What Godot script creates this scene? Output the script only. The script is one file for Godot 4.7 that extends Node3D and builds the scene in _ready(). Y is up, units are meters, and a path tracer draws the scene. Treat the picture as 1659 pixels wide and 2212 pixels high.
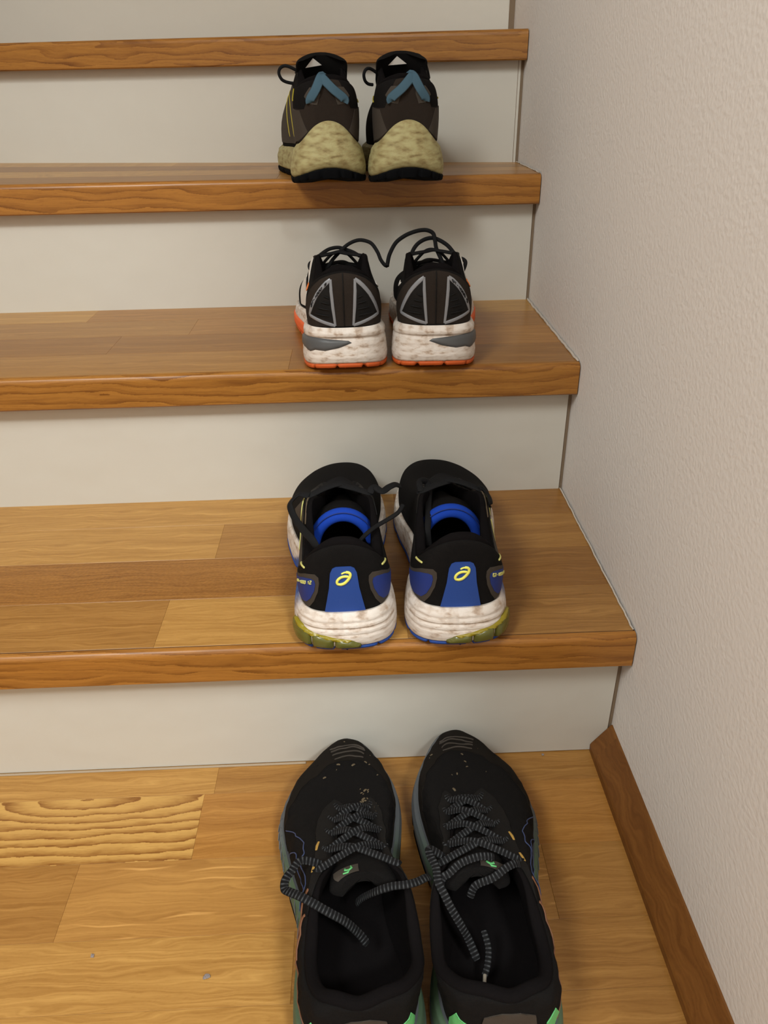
extends Node3D
# A flight of oak-topped stairs with white risers beside a plastered wall; one pair of running shoes on the landing and on each of three treads.

const RISE := 0.16
const LIP := 0.0178                      # nosing overhang
const NOSE := 0.0353                     # nosing thickness
const ZF := [0.0, 0.0, -0.2548, -0.5075, -0.6441, -0.735]    # front of each tread at the wall
const SK := [0.0, 0.0, -0.0037, -0.0035, 0.2054, 0.40]   # skew of each front (the stairs begin to wind at the fourth)
const LEFT := -1.15
const WALL_END := 0.45
const LAMP := Color(0.98, 1.0, 0.995)

var mir := false
var M := {}
var S := {}
var rng := RandomNumberGenerator.new()


class Buf:
	var v := PackedVector3Array()
	var uv := PackedVector2Array()
	var col := PackedColorArray()
	var idx := PackedInt32Array()

	func add(p: Vector3, t := Vector2.ZERO, c := Color.WHITE) -> int:
		v.append(p)
		uv.append(t)
		col.append(c)
		return v.size() - 1

	func tri(a: int, b: int, c: int) -> void:
		idx.append_array([a, b, c])

	func quad(a: int, b: int, c: int, d: int) -> void:
		idx.append_array([a, b, c, a, c, d])

	func face(a: Vector3, b: Vector3, c: Vector3, d: Vector3, ua := Vector2.ZERO, ub := Vector2.ZERO, uc := Vector2.ZERO, ud := Vector2.ZERO) -> void:
		quad(add(a, ua), add(b, ub), add(c, uc), add(d, ud))

	# f(u, v) -> point; counter-clockwise seen from outside when du x dv points out
	func grid(f: Callable, nu: int, nv: int, wrap := false, us := 1.0, vs := 1.0, paint = null) -> void:
		var first := v.size()
		var cu := nu if wrap else nu + 1
		for j in nv + 1:
			for i in cu:
				var a := float(i) / nu
				var b := float(j) / nv
				add(f.call(a, b), Vector2(a * us, b * vs), paint.call(a, b) if paint != null else Color.WHITE)
		for j in nv:
			for i in nu:
				var i2 := (i + 1) % cu
				quad(first + j * cu + i, first + j * cu + i2, first + (j + 1) * cu + i2, first + (j + 1) * cu + i)

	func box(lo: Vector3, hi: Vector3, bev := 0.0, us := 1.0) -> void:
		# a box with chamfered top edges
		var a := [Vector3(lo.x, lo.y, hi.z), Vector3(hi.x, lo.y, hi.z), Vector3(hi.x, lo.y, lo.z), Vector3(lo.x, lo.y, lo.z)]
		var m := []
		var t := []
		for p in a:
			m.append(Vector3(p.x, hi.y - bev, p.z))
			t.append(Vector3(clampf(p.x, lo.x + bev, hi.x - bev), hi.y, clampf(p.z, lo.z + bev, hi.z - bev)))
		prism([a, m, t], us)

	func prism(rings: Array, us := 1.0) -> void:
		# rings from the bottom up, each counter-clockwise seen from above
		for r in rings.size() - 1:
			var n: int = rings[r].size()
			for i in n:
				var p: Vector3 = rings[r][i]
				var q: Vector3 = rings[r][(i + 1) % n]
				var q2: Vector3 = rings[r + 1][(i + 1) % n]
				var p2: Vector3 = rings[r + 1][i]
				var w := p.distance_to(q)
				var h := p.distance_to(p2)
				face(p, q, q2, p2, Vector2(0, 0) * us, Vector2(w, 0) * us, Vector2(w, h) * us, Vector2(0, h) * us)
		var top: Array = rings[-1]
		var f0 := v.size()
		for p in top:
			add(p, Vector2(p.x, p.z) * us)
		for i in range(1, top.size() - 1):
			tri(f0, f0 + i, f0 + i + 1)
		var f1 := v.size()
		for p in rings[0]:
			add(p, Vector2(p.x, p.z) * us)
		for i in range(1, top.size() - 1):
			tri(f1, f1 + i + 1, f1 + i)

	# a band of elliptical section w x h along points; up says which way its flat side faces
	func tube(pts: PackedVector3Array, w: float, h: float, ups: Array, segs := 8, us := 1.0, power := 1.0) -> void:
		var first := v.size()
		var n := pts.size()
		var run := 0.0
		for i in n:
			var t := (pts[mini(i + 1, n - 1)] - pts[maxi(i - 1, 0)]).normalized()
			var up: Vector3 = ups[mini(i, ups.size() - 1)]
			var side := t.cross(up).normalized()
			var nn := side.cross(t).normalized()
			if i:
				run += pts[i].distance_to(pts[i - 1])
			var e := 1.0 if i > 0 and i < n - 1 else 0.75
			for k in segs:
				var a := TAU * k / segs
				var cx := signf(cos(a)) * pow(absf(cos(a)), power)
				var cy := signf(sin(a)) * pow(absf(sin(a)), power)
				add(pts[i] + side * cx * w * 0.5 * e + nn * cy * h * 0.5 * e, Vector2(run * us, float(k) / segs))
		for i in n - 1:
			for k in segs:
				var k2 := (k + 1) % segs
				quad(first + i * segs + k, first + (i + 1) * segs + k, first + (i + 1) * segs + k2, first + i * segs + k2)
		for e in 2:
			var c := add(pts[0] if e == 0 else pts[n - 1])
			var b := first if e == 0 else first + (n - 1) * segs
			for k in segs:
				var k2 := (k + 1) % segs
				if e == 0:
					tri(c, b + k, b + k2)
				else:
					tri(c, b + k2, b + k)

	func done(mirror := false) -> ArrayMesh:
		var nor := PackedVector3Array()
		nor.resize(v.size())
		for i in range(0, idx.size(), 3):
			var n := (v[idx[i + 1]] - v[idx[i]]).cross(v[idx[i + 2]] - v[idx[i]])
			for k in 3:
				nor[idx[i + k]] += n
		var vv := v.duplicate()
		var ii := idx.duplicate()
		for i in v.size():
			nor[i] = nor[i].normalized() if nor[i].length_squared() > 1e-24 else Vector3.UP
			if mirror:
				vv[i].x = -vv[i].x
				nor[i].x = -nor[i].x
		if not mirror:
			for i in range(0, ii.size(), 3):
				var t := ii[i + 1]
				ii[i + 1] = ii[i + 2]
				ii[i + 2] = t
		var a := []
		a.resize(Mesh.ARRAY_MAX)
		a[Mesh.ARRAY_VERTEX] = vv
		a[Mesh.ARRAY_NORMAL] = nor
		a[Mesh.ARRAY_TEX_UV] = uv
		a[Mesh.ARRAY_COLOR] = col
		a[Mesh.ARRAY_INDEX] = ii
		var m := ArrayMesh.new()
		m.add_surface_from_arrays(Mesh.PRIMITIVE_TRIANGLES, a)
		return m


# ---------------------------------------------------------------- naming and committing
func obj(called: String, b: Buf, m: Material, parent: Node3D = self, label := "") -> MeshInstance3D:
	var o := MeshInstance3D.new()
	o.name = called
	o.mesh = b.done(mir and parent != self)
	o.material_override = m
	o.cast_shadow = GeometryInstance3D.SHADOW_CASTING_SETTING_ON
	parent.add_child(o, true)
	if label:
		o.set_meta("label", label)
	return o


func thing(called: String, label: String, category: String, at := Vector3.ZERO, turn := 0.0, group := "") -> Node3D:
	var o := Node3D.new()
	o.name = called
	add_child(o, true)
	o.position = at
	o.rotation.y = turn
	o.set_meta("label", label)
	o.set_meta("category", category)
	if group:
		o.set_meta("group", group)
	return o


func struct(called: String, b: Buf, m: Material) -> MeshInstance3D:
	var o := obj(called, b, m)
	o.set_meta("kind", "structure")
	return o


# ---------------------------------------------------------------- materials
func mat(called: String, c: Color, rough := 0.7, spec := 0.5) -> StandardMaterial3D:
	var m := StandardMaterial3D.new()
	m.resource_name = called
	m.albedo_color = c
	m.roughness = rough
	m.metallic_specular = spec
	m.vertex_color_use_as_albedo = true
	M[called] = m
	return m


func noise(freq: float, octaves := 4, s := 1) -> FastNoiseLite:
	var n := FastNoiseLite.new()
	n.seed = s
	n.noise_type = FastNoiseLite.TYPE_SIMPLEX_SMOOTH
	n.frequency = freq
	n.fractal_octaves = octaves
	return n


func ramp(stops: Array) -> Gradient:
	var g := Gradient.new()
	var o := PackedFloat32Array()
	var c := PackedColorArray()
	for s in stops:
		o.append(s[0])
		c.append(s[1])
	g.offsets = o
	g.colors = c
	return g


func noise_tex(freq: float, stops: Array, size := 512, octaves := 4, s := 1) -> NoiseTexture2D:
	var t := NoiseTexture2D.new()
	t.width = size
	t.height = size
	t.seamless = true
	t.noise = noise(freq, octaves, s)
	t.color_ramp = ramp(stops)
	return t


func tri(m: StandardMaterial3D, per_metre: float) -> StandardMaterial3D:
	m.uv1_triplanar = true
	m.uv1_scale = Vector3.ONE * per_metre
	return m


func bump(m: StandardMaterial3D, freq: float, strength: float, s := 3, size := 512, octaves := 3) -> StandardMaterial3D:
	var t := NoiseTexture2D.new()
	t.width = size
	t.height = size
	t.seamless = true
	t.noise = noise(freq, octaves, s)
	t.as_normal_map = true
	t.bump_strength = strength
	m.normal_enabled = true
	m.normal_texture = t
	return m


# oak: kind 0 straight, 1 cathedral, 2 ray flecks, 3 mottled, 4 slanting bold streaks. The picture spans 0.9 m by 0.075 m.
func oak_image(kind: int, s: int, dark: Color, light: Color) -> ImageTexture:
	var w := 1024
	var h := 160
	var big := noise(1.0, 3, s)
	var fine := noise(1.0, 4, s + 7)
	var bytes := PackedByteArray()
	bytes.resize(w * h * 3)
	var flecks := []
	var r := RandomNumberGenerator.new()
	r.seed = s
	if kind == 2:
		for i in 64:
			flecks.append([r.randf_range(0, w), r.randf_range(0, h), r.randf_range(18, 90), r.randf_range(-0.14, 0.14), r.randf() * 6.0, r.randf_range(0.6, 1.5)])
	var fl := PackedFloat32Array()
	fl.resize(w * h)
	for f in flecks:
		for t in int(f[2]):
			var x := int(f[0] + t)
			var y0: float = f[1] + t * f[3] + sin(t * 0.09 + f[4]) * 2.0
			for dy in range(-2, 3):
				var yy := int(y0) + dy
				if x < w and yy >= 0 and yy < h:
					fl[yy * w + x] = maxf(fl[yy * w + x], clampf(f[5] + 0.4 - absf(yy - y0) * 0.75, 0, 1) * sin(PI * t / f[2]))
	for y in h:
		for x in w:
			var X := x / float(w) * 0.9
			var Y := y / float(h) * 0.075
			var warp := big.get_noise_2d(X * 9.0, Y * 40.0)
			var g: float
			if kind == 1:
				var cx := (X - 0.36) * 0.17
				var d := sqrt(cx * cx + pow(Y - 0.004, 2.0)) + big.get_noise_2d(X * 7.0, Y * 26.0) * 0.0042 + big.get_noise_2d(X * 30.0 + 50.0, Y * 110.0) * 0.0012
				var q := fposmod(d * 128.0, 1.0)
				g = pow(q, 2.2) * (0.85 + 0.4 * fine.get_noise_2d(X * 60.0, Y * 500.0))
			elif kind == 4:
				var d := Y * 1.0 + (X - 0.4) * 0.035 * sin(s) + big.get_noise_2d(X * 5.0, Y * 20.0) * 0.009
				var q := fposmod(d * 95.0 + 0.4 * big.get_noise_2d(X * 9.0 + 70.0, Y * 60.0), 1.0)
				g = 0.18 + 0.75 * pow(q, 3.0) * (0.6 + 0.6 * big.get_noise_2d(X * 6.0 + 20.0, d * 70.0)) + 0.2 * fine.get_noise_2d(X * 6.0, d * 430.0)
			else:
				var yy := Y + warp * 0.006
				g = 0.36 + 0.42 * fine.get_noise_2d(X * 6.0, yy * 430.0) + 0.25 * big.get_noise_2d(X * 3.0 + 9.0, yy * 90.0)
			var pore := fine.get_noise_2d(X * 55.0 + 31.0, Y * 1500.0)
			g += 0.5 * maxf(0.0, pore - 0.22)
			if kind == 3:
				g += 0.30 * fine.get_noise_2d(X * 260.0 + Y * 160.0, Y * 420.0)
			g += 0.10 * fine.get_noise_2d(X * 20.0, Y * 900.0)
			var c := light.lerp(dark, clampf(g, 0.0, 1.0))
			if kind == 2:
				c = c.lerp(Color(minf(light.r * 1.16, 1), minf(light.g * 1.2, 1), minf(light.b * 1.3, 1)), fl[y * w + x] * 0.8)
			var o := (y * w + x) * 3
			bytes[o] = int(clampf(c.r, 0, 1) * 255)
			bytes[o + 1] = int(clampf(c.g, 0, 1) * 255)
			bytes[o + 2] = int(clampf(c.b, 0, 1) * 255)
	return ImageTexture.create_from_image(Image.create_from_data(w, h, false, Image.FORMAT_RGB8, bytes))


func make_materials() -> void:
	var grain := [oak_image(0, 11, Color(0.60, 0.42, 0.20), Color(0.80, 0.62, 0.36)), oak_image(1, 23, Color(0.50, 0.31, 0.12), Color(0.82, 0.65, 0.38)), oak_image(2, 31, Color(0.60, 0.42, 0.21), Color(0.76, 0.57, 0.32)), oak_image(3, 41, Color(0.54, 0.36, 0.17), Color(0.76, 0.56, 0.30)), oak_image(0, 57, Color(0.56, 0.395, 0.20), Color(0.78, 0.605, 0.36)), oak_image(4, 67, Color(0.46, 0.30, 0.13), Color(0.80, 0.61, 0.35)), oak_image(4, 79, Color(0.44, 0.28, 0.12), Color(0.78, 0.60, 0.34))]
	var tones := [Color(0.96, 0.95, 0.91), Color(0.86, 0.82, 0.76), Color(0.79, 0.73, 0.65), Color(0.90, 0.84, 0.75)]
	for g in grain.size():
		for t in tones.size():
			var m := mat("oak_%d_%d" % [g, t], tones[t], 0.32, 0.45)
			m.albedo_texture = grain[g]
	for g in [0, 5, 6]:
		var m := mat("nose_%d" % g, Color(0.86, 0.775, 0.62), 0.34, 0.45)
		m.albedo_texture = grain[g]
	var tr := mat("trim_oak", Color(0.64, 0.545, 0.44), 0.5, 0.4)
	tr.albedo_texture = grain[4]
	var wall := mat("plaster", Color(0.86, 0.835, 0.81), 0.75, 0.3)
	tri(bump(wall, 0.055, 5.0, 5, 1024, 2), 3.0)
	wall.normal_scale = 0.2
	tri(bump(mat("riser_paint", Color(0.80, 0.785, 0.745), 0.42, 0.4), 0.01, 1.0, 9), 2.0)
	mat("gap", Color(0.50, 0.43, 0.35), 0.9)
	tri(bump(mat("sealant", Color(0.78, 0.74, 0.69), 0.7), 0.05, 6.0, 15), 30.0)
	mat("ceiling_paint", Color(0.90, 0.89, 0.86), 0.9)
	# shoes
	tri(bump(mat("black_mesh", Color(0.088, 0.082, 0.08), 0.9, 0.2), 0.12, 7.0, 21), 30.0)
	tri(bump(mat("black_lining", Color(0.075, 0.066, 0.068), 0.95, 0.15), 0.2, 4.0, 22), 30.0)
	tri(bump(mat("black_smooth", Color(0.078, 0.074, 0.072), 0.6, 0.3), 0.08, 2.0, 23), 30.0)
	tri(bump(mat("brown_mesh", Color(0.185, 0.158, 0.138), 0.9, 0.25), 0.12, 7.0, 24), 30.0)
	tri(bump(mat("grey_brown", Color(0.25, 0.225, 0.20), 0.75, 0.35), 0.08, 2.0, 25), 30.0)
	mat("black_lace", Color(0.075, 0.075, 0.08), 0.8, 0.3)
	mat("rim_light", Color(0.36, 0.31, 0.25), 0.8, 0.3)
	var dirty := tri(mat("dirty_white", Color(1, 1, 1), 0.6, 0.4), 14.0)
	dirty.albedo_texture = noise_tex(0.012, [[0.0, Color(0.52, 0.43, 0.35)], [0.26, Color(0.74, 0.66, 0.59)], [0.38, Color(0.84, 0.795, 0.75)], [0.62, Color(0.88, 0.845, 0.81)], [1.0, Color(0.90, 0.87, 0.84)]], 512, 6, 61)
	bump(dirty, 0.03, 3.0, 62, 512, 4)
	dirty.uv1_scale = Vector3(11, 24, 11)
	var lime := tri(mat("dirty_lime", Color(1, 1, 1), 0.65, 0.35), 14.0)
	lime.albedo_texture = noise_tex(0.012, [[0.0, Color(0.42, 0.35, 0.22)], [0.26, Color(0.55, 0.49, 0.33)], [0.42, Color(0.63, 0.585, 0.41)], [0.65, Color(0.68, 0.65, 0.47)], [1.0, Color(0.71, 0.69, 0.51)]], 512, 6, 71)
	bump(lime, 0.03, 3.0, 72, 512, 4)
	lime.uv1_scale = Vector3(9, 22, 9)
	tri(bump(mat("blue_rubber", Color(0.15, 0.28, 0.57), 0.6, 0.4), 0.1, 1.5, 26), 30.0)
	tri(bump(mat("blue_cloth", Color(0.09, 0.25, 0.66), 0.85, 0.3), 0.15, 4.0, 27), 30.0)
	tri(bump(mat("blue_panel", Color(0.12, 0.20, 0.48), 0.6, 0.4), 0.15, 3.0, 28), 30.0)
	mat("yellow_print", Color(0.93, 0.92, 0.42), 0.5)
	mat("pale_yellow", Color(0.84, 0.83, 0.50), 0.6)
	mat("gel_yellow", Color(0.56, 0.50, 0.10), 0.32, 0.5)
	mat("gel_olive", Color(0.37, 0.37, 0.17), 0.25, 0.5)
	mat("orange_rubber", Color(0.80, 0.36, 0.14), 0.6)
	mat("orange_band", Color(0.95, 0.42, 0.20), 0.6)
	mat("orange_print", Color(0.93, 0.50, 0.22), 0.6)
	mat("white_print", Color(0.88, 0.86, 0.83), 0.6)
	mat("silver_print", Color(0.50, 0.51, 0.53), 0.35, 0.6)
	mat("plate_grey", Color(0.31, 0.315, 0.32), 0.45, 0.5)
	mat("teal_web", Color(0.26, 0.36, 0.42), 0.85, 0.3)
	mat("black_rubber", Color(0.04, 0.045, 0.055), 0.85, 0.2)
	mat("lime_print", Color(0.70, 0.64, 0.18), 0.6)
	mat("green_foam", Color(0.36, 0.52, 0.36), 0.7)
	mat("grey_foam", Color(0.36, 0.375, 0.39), 0.7)
	mat("green_print", Color(0.36, 0.70, 0.42), 0.6)
	mat("blue_thread", Color(0.22, 0.27, 0.42), 0.8)
	mat("copper_print", Color(0.46, 0.30, 0.20), 0.6)
	mat("gold_print", Color(0.70, 0.55, 0.26), 0.6)
	mat("worn_toe", Color(0.11, 0.096, 0.083), 0.85, 0.2)
	mat("groove_dirt", Color(0.27, 0.18, 0.11), 0.9)
	mat("mud", Color(0.36, 0.31, 0.23), 0.9)
	mat("clear_tip", Color(0.55, 0.52, 0.47), 0.35)
	mat("lint", Color(0.56, 0.52, 0.51), 0.9)
	mat("joint_strip", Color(0.66, 0.59, 0.50), 0.8)
	var im := Image.create(64, 16, false, Image.FORMAT_RGB8)
	for y in 16:
		for x in 64:
			var on := (x % 8) < 3
			var cross := ((y + (x / 4) % 2 * 2) % 4) < 2
			im.set_pixel(x, y, Color(0.25, 0.255, 0.265) if on and cross else Color(0.165, 0.165, 0.175) if on else Color(0.045, 0.045, 0.05))
	mat("ribbed_lace", Color(1, 1, 1), 0.8, 0.3).albedo_texture = ImageTexture.create_from_image(im)


# ---------------------------------------------------------------- shoe surfaces, all in millimetres: x to the outer side, y up, f forward from the heel
const SOLE := [[0, 0], [22, 3], [36, 14], [43, 35], [44, 60], [42, 90], [43, 115], [52, 150], [58, 180], [59, 203], [52, 234], [37, 261], [17, 278], [-4, 283], [-23, 277], [-37, 259], [-44, 231], [-45, 205], [-41, 175], [-35, 145], [-33, 115], [-36, 85], [-42, 60], [-43, 35], [-36, 14], [-22, 3]]
const N := 26
var sole_pts := PackedVector2Array()
var top_pts := PackedVector3Array()


func cr2(a: PackedVector2Array, k: float) -> Vector2:
	var i := int(floor(k))
	return a[posmod(i, N)].cubic_interpolate(a[posmod(i + 1, N)], a[posmod(i - 1, N)], a[posmod(i + 2, N)], k - i)


func cr3(a: PackedVector3Array, k: float) -> Vector3:
	var i := int(floor(k))
	return a[posmod(i, N)].cubic_interpolate(a[posmod(i + 1, N)], a[posmod(i - 1, N)], a[posmod(i + 2, N)], k - i)


func spline(pts: Array, per := 8) -> PackedVector3Array:
	var out := PackedVector3Array()
	for i in pts.size() - 1:
		var p0: Vector3 = pts[maxi(i - 1, 0)]
		var p1: Vector3 = pts[i]
		var p2: Vector3 = pts[i + 1]
		var p3: Vector3 = pts[mini(i + 2, pts.size() - 1)]
		for j in per:
			out.append(p1.cubic_interpolate(p2, p0, p3, float(j) / per))
	out.append(pts[-1])
	return out


func table(a: Array, x: float) -> float:
	for i in range(1, a.size()):
		if x <= a[i][0]:
			var t: float = clampf((x - a[i - 1][0]) / (a[i][0] - a[i - 1][0]), 0, 1)
			return lerpf(a[i - 1][1], a[i][1], t * t * (3 - 2 * t))
	return a[-1][1]


func m3(x: float, y: float, f: float) -> Vector3:
	return Vector3(x, y, -f) * 0.001


func sole(k: float) -> Vector2:
	return cr2(sole_pts, k)


func sole_n(k: float) -> Vector2:
	var t := (sole(k + 0.05) - sole(k - 0.05)).normalized()
	return Vector2(t.y, -t.x)


func wrap_k(k: float) -> float:
	return fposmod(k + N / 2.0, N) - N / 2.0


func ytop(k: float, f: float) -> float:
	var d := wrap_k(k)
	return table(S.ytop, f) + S.get("heel_bump", 0.0) * exp(-d * d / 1.9)


func ybot(f: float) -> float:
	var b: float = clampf(1.0 - f / S.get("bevel_f", 30.0), 0, 1)
	var t: float = clampf((f - 205.0) / 78.0, 0, 1)
	return S.outsole + S.bevel * b * b + S.spring * t * t


func under(k: float) -> Vector3:           # where the upper meets the midsole
	var p = sole(k) - sole_n(k) * S.inset
	p.y += 3.0 * exp(-pow(wrap_k(k) / 1.5, 2.0))
	return Vector3(p.x, ytop(k, p.y) - 1.0, p.y)


func upper(k: float, v: float) -> Vector3:
	var b := under(k)
	var t := cr3(top_pts, k)
	var a := v * PI / 2.0
	var h := 1.0 - cos(a)
	var toe: float = clampf((absf(wrap_k(k)) - 7.0) / 4.0, 0, 1)
	var y := lerpf(sin(a), pow(sin(a), S.get("toe_full", 0.78)), toe)
	var p := Vector3(lerpf(b.x, t.x, h), lerpf(b.y, t.y, y), lerpf(b.z, t.z, h))
	var n := sole_n(k)
	var bul: float = S.get("bulge", 1.5) * sin(PI * v)
	var w: float = S.get("wrinkle", 0.0)
	if w:
		bul += w * (S.noise as FastNoiseLite).get_noise_3d(p.x * 1.0, p.y * 1.0, p.z * 1.6) * sin(PI * minf(v * 1.02, 1.0))
	return m3(p.x + n.x * bul, p.y + bul * 0.3 * toe, p.z + n.y * bul)


func mids(k: float, t: float) -> Vector3:  # the side of the midsole, t from the bottom (0) to the top (1)
	var p := sole(k)
	var n := sole_n(k)
	var heel := exp(-pow(wrap_k(k) / 3.6, 2.0))
	var o := lerpf(table(S.prof_front, t), table(S.prof, t), heel)
	var y0: float = ybot(p.y) + S.get("out_bump", 0.0) * exp(-pow(wrap_k(k) / 1.3, 2.0))
	return m3(p.x + n.x * o, lerpf(y0, ytop(k, p.y), t), p.y + n.y * o)


func collar_in(k: float) -> Vector2:
	var a := cr3(top_pts, k + 0.06)
	var b := cr3(top_pts, k - 0.06)
	var t := Vector2(a.x - b.x, a.z - b.z).normalized()
	return Vector2(-t.y, t.x)


func lining(k: float, w: float) -> Vector3:
	var t := cr3(top_pts, k)
	var n := collar_in(k)
	var d := absf(wrap_k(k))
	var r: float = lerpf(S.get("pad", 4.5), 1.6, smoothstep(4.4, 6.2, d))
	if w < 0.5:
		var a := w * 2.0 * PI
		return m3(t.x + n.x * r * (1 - cos(a)), t.y + r * sin(a) * 0.9, t.z + n.y * r * (1 - cos(a)))
	var s := (w - 0.5) * 2.0
	var q := sole(k) - sole_n(k) * 11.0
	var e := Vector3(q.x, ytop(k, q.y) - S.get("heel_bump", 0.0) * exp(-wrap_k(k) * wrap_k(k) / 1.9) + 3.0, q.y)
	var p := Vector3(t.x + n.x * 2 * r, t.y, t.z + n.y * 2 * r)
	return m3(lerpf(p.x, e.x, s * s), lerpf(p.y, e.y, s), lerpf(p.z, e.z, s * s))


func normal_of(fn: Callable, k: float, v: float) -> Vector3:
	var a: Vector3 = fn.call(k + 0.04, v) - fn.call(k - 0.04, v)
	var b: Vector3 = fn.call(k, minf(v + 0.03, 1.0)) - fn.call(k, maxf(v - 0.03, 0.0))
	return a.cross(b).normalized()


# a filled overlay: poly is [[k, v], ...]; puff > 0 rounds it over that many mm
func patch(called: String, fn: Callable, poly: Array, off: float, m: Material, parent: Node3D, puff := 0.0, cell := 0.22, paint = null) -> MeshInstance3D:
	var p := PackedVector2Array()
	for q in poly:
		p.append(Vector2(q[0], q[1]))
	if Geometry2D.is_polygon_clockwise(p):
		p.reverse()
	var lo := p[0]
	var hi := p[0]
	for q in p:
		lo = lo.min(q)
		hi = hi.max(q)
	var b := Buf.new()
	var known := {}
	var cv := cell * 0.42
	var scale := Vector2(20, 40)
	var put := func(q: Vector2) -> int:
		var key := Vector2i(roundi(q.x * 4000), roundi(q.y * 8000))
		if not known.has(key):
			var o := off
			if puff > 0.0:
				var d := 1e9
				for i in p.size():
					var c := Geometry2D.get_closest_point_to_segment(q * scale, p[i] * scale, p[(i + 1) % p.size()] * scale)
					d = minf(d, c.distance_to(q * scale))
				o = off * sqrt(clampf(1.0 - pow(1.0 - clampf(d / puff, 0, 1), 2.0), 0, 1)) + 0.1
			known[key] = b.add(fn.call(q.x, q.y) + normal_of(fn, q.x, q.y) * o * 0.001, Vector2(q.x, q.y), paint.call(q.x, q.y) if paint != null else Color.WHITE)
		return known[key]
	for i in range(int(floor(lo.x / cell)), int(ceil(hi.x / cell))):
		for j in range(int(floor(lo.y / cv)), int(ceil(hi.y / cv))):
			var r := PackedVector2Array([Vector2(i * cell, j * cv), Vector2((i + 1) * cell, j * cv), Vector2((i + 1) * cell, (j + 1) * cv), Vector2(i * cell, (j + 1) * cv)])
			for piece in Geometry2D.intersect_polygons(p, r):
				if piece.size() < 3:
					continue
				if Geometry2D.is_polygon_clockwise(piece):
					piece.reverse()
				var t := Geometry2D.triangulate_polygon(piece)
				for n in range(0, t.size(), 3):
					var a: Vector2 = piece[t[n]]
					var c: Vector2 = piece[t[n + 1]]
					var d: Vector2 = piece[t[n + 2]]
					if (c - a).cross(d - a) < 0:
						b.tri(put.call(a), put.call(d), put.call(c))
					else:
						b.tri(put.call(a), put.call(c), put.call(d))
	if puff <= 0.0:
		for i in p.size():
			var e0 := p[i]
			var e1 := p[(i + 1) % p.size()]
			var steps := maxi(1, int((e1 - e0).length() / 0.2))
			for s in steps:
				var a := e0.lerp(e1, float(s) / steps)
				var c := e0.lerp(e1, float(s + 1) / steps)
				var na := normal_of(fn, a.x, a.y)
				var nc := normal_of(fn, c.x, c.y)
				var pa: Vector3 = fn.call(a.x, a.y)
				var pc: Vector3 = fn.call(c.x, c.y)
				var ca := Color.WHITE
				if paint != null:
					ca = paint.call(a.x, a.y)
				var q0 := b.add(pa - na * 0.0004, Vector2.ZERO, ca)
				var q1 := b.add(pc - nc * 0.0004, Vector2.ZERO, ca)
				var q2 := b.add(pc + nc * off * 0.001, Vector2.ZERO, ca)
				var q3 := b.add(pa + na * off * 0.001, Vector2.ZERO, ca)
				b.quad(q0, q1, q2, q3)
	return obj(called, b, m, parent)


# a raised line lying on a surface
func line_on(b: Buf, fn: Callable, pts: Array, width: float, off: float, smooth := true, sink := 0.0) -> void:
	var kv := []
	for q in pts:
		kv.append(Vector3(q[0], q[1], 0))
	var path := PackedVector3Array()
	if smooth:
		path = spline(kv, 6)
	else:
		for i in kv.size() - 1:
			var steps := maxi(2, int((kv[i + 1] - kv[i]).length() / 0.2))
			for s in steps:
				path.append(kv[i].lerp(kv[i + 1], float(s) / steps))
		path.append(kv[-1])
	var pos := PackedVector3Array()
	var ups := []
	for q in path:
		var n := normal_of(fn, q.x, q.y)
		pos.append(fn.call(q.x, q.y) + n * (off * 0.5 - sink) * 0.001)
		ups.append(n)
	b.tube(pos, width * 0.001, off * 0.001, ups, 8, 1.0, 0.5)


func stroke(called: String, fn: Callable, lines: Array, width: float, off: float, m: Material, parent: Node3D, smooth := true) -> void:
	for l in lines:
		var b := Buf.new()
		line_on(b, fn, l, width, off, smooth)
		obj(called, b, m, parent)


const GLYPH := {
	"G": [[[1, 0.85], [0.9, 1], [0.1, 1], [0, 0.85], [0, 0.15], [0.1, 0], [0.9, 0], [1, 0.15], [1, 0.5], [0.5, 0.5]]],
	"T": [[[0, 1], [1, 1]], [[0.5, 1], [0.5, 0]]],
	"-": [[[0.15, 0.5], [0.85, 0.5]]],
	"0": [[[0.1, 0], [0, 0.15], [0, 0.85], [0.1, 1], [0.9, 1], [1, 0.85], [1, 0.15], [0.9, 0], [0.1, 0]]],
	"1": [[[0.2, 0.8], [0.55, 1], [0.55, 0]]],
	"2": [[[0, 1], [0.9, 1], [1, 0.9], [1, 0.6], [0.9, 0.5], [0.1, 0.5], [0, 0.4], [0, 0], [1, 0]]],
	"9": [[[1, 0.5], [0.1, 0.5], [0, 0.6], [0, 0.9], [0.1, 1], [0.9, 1], [1, 0.9], [1, 0.1], [0.9, 0], [0, 0]]],
}


# lettering that runs from (k0, v0) to (k1, v1) along its foot, h tall in v
func lettering(fn: Callable, text: String, a: Vector2, c: Vector2, h: float, pen: float, m: Material, parent: Node3D) -> void:
	if mir:
		var t := a
		a = c
		c = t
	var b := Buf.new()
	var step := (c - a) / text.length()
	for i in text.length():
		if text[i] == " ":
			continue
		for l in GLYPH[text[i]]:
			var pts := []
			for q in l:
				var w: Vector2 = a + step * (i + q[0] * 0.76) + Vector2(0, q[1] * h)
				pts.append([w.x, w.y])
			line_on(b, fn, pts, pen, 1.6, false, -0.3)
	obj("lettering", b, m, parent)


func lace_band(b: Buf, pts: Array, w: float, h: float, ups: Array = [Vector3.UP], us := 100.0) -> void:
	var p := []
	for q in pts:
		p.append(m3(q[0], q[1], q[2]))
	b.tube(spline(p, 8), w * 0.001, h * 0.001, ups, 8, us, 0.7)


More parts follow.
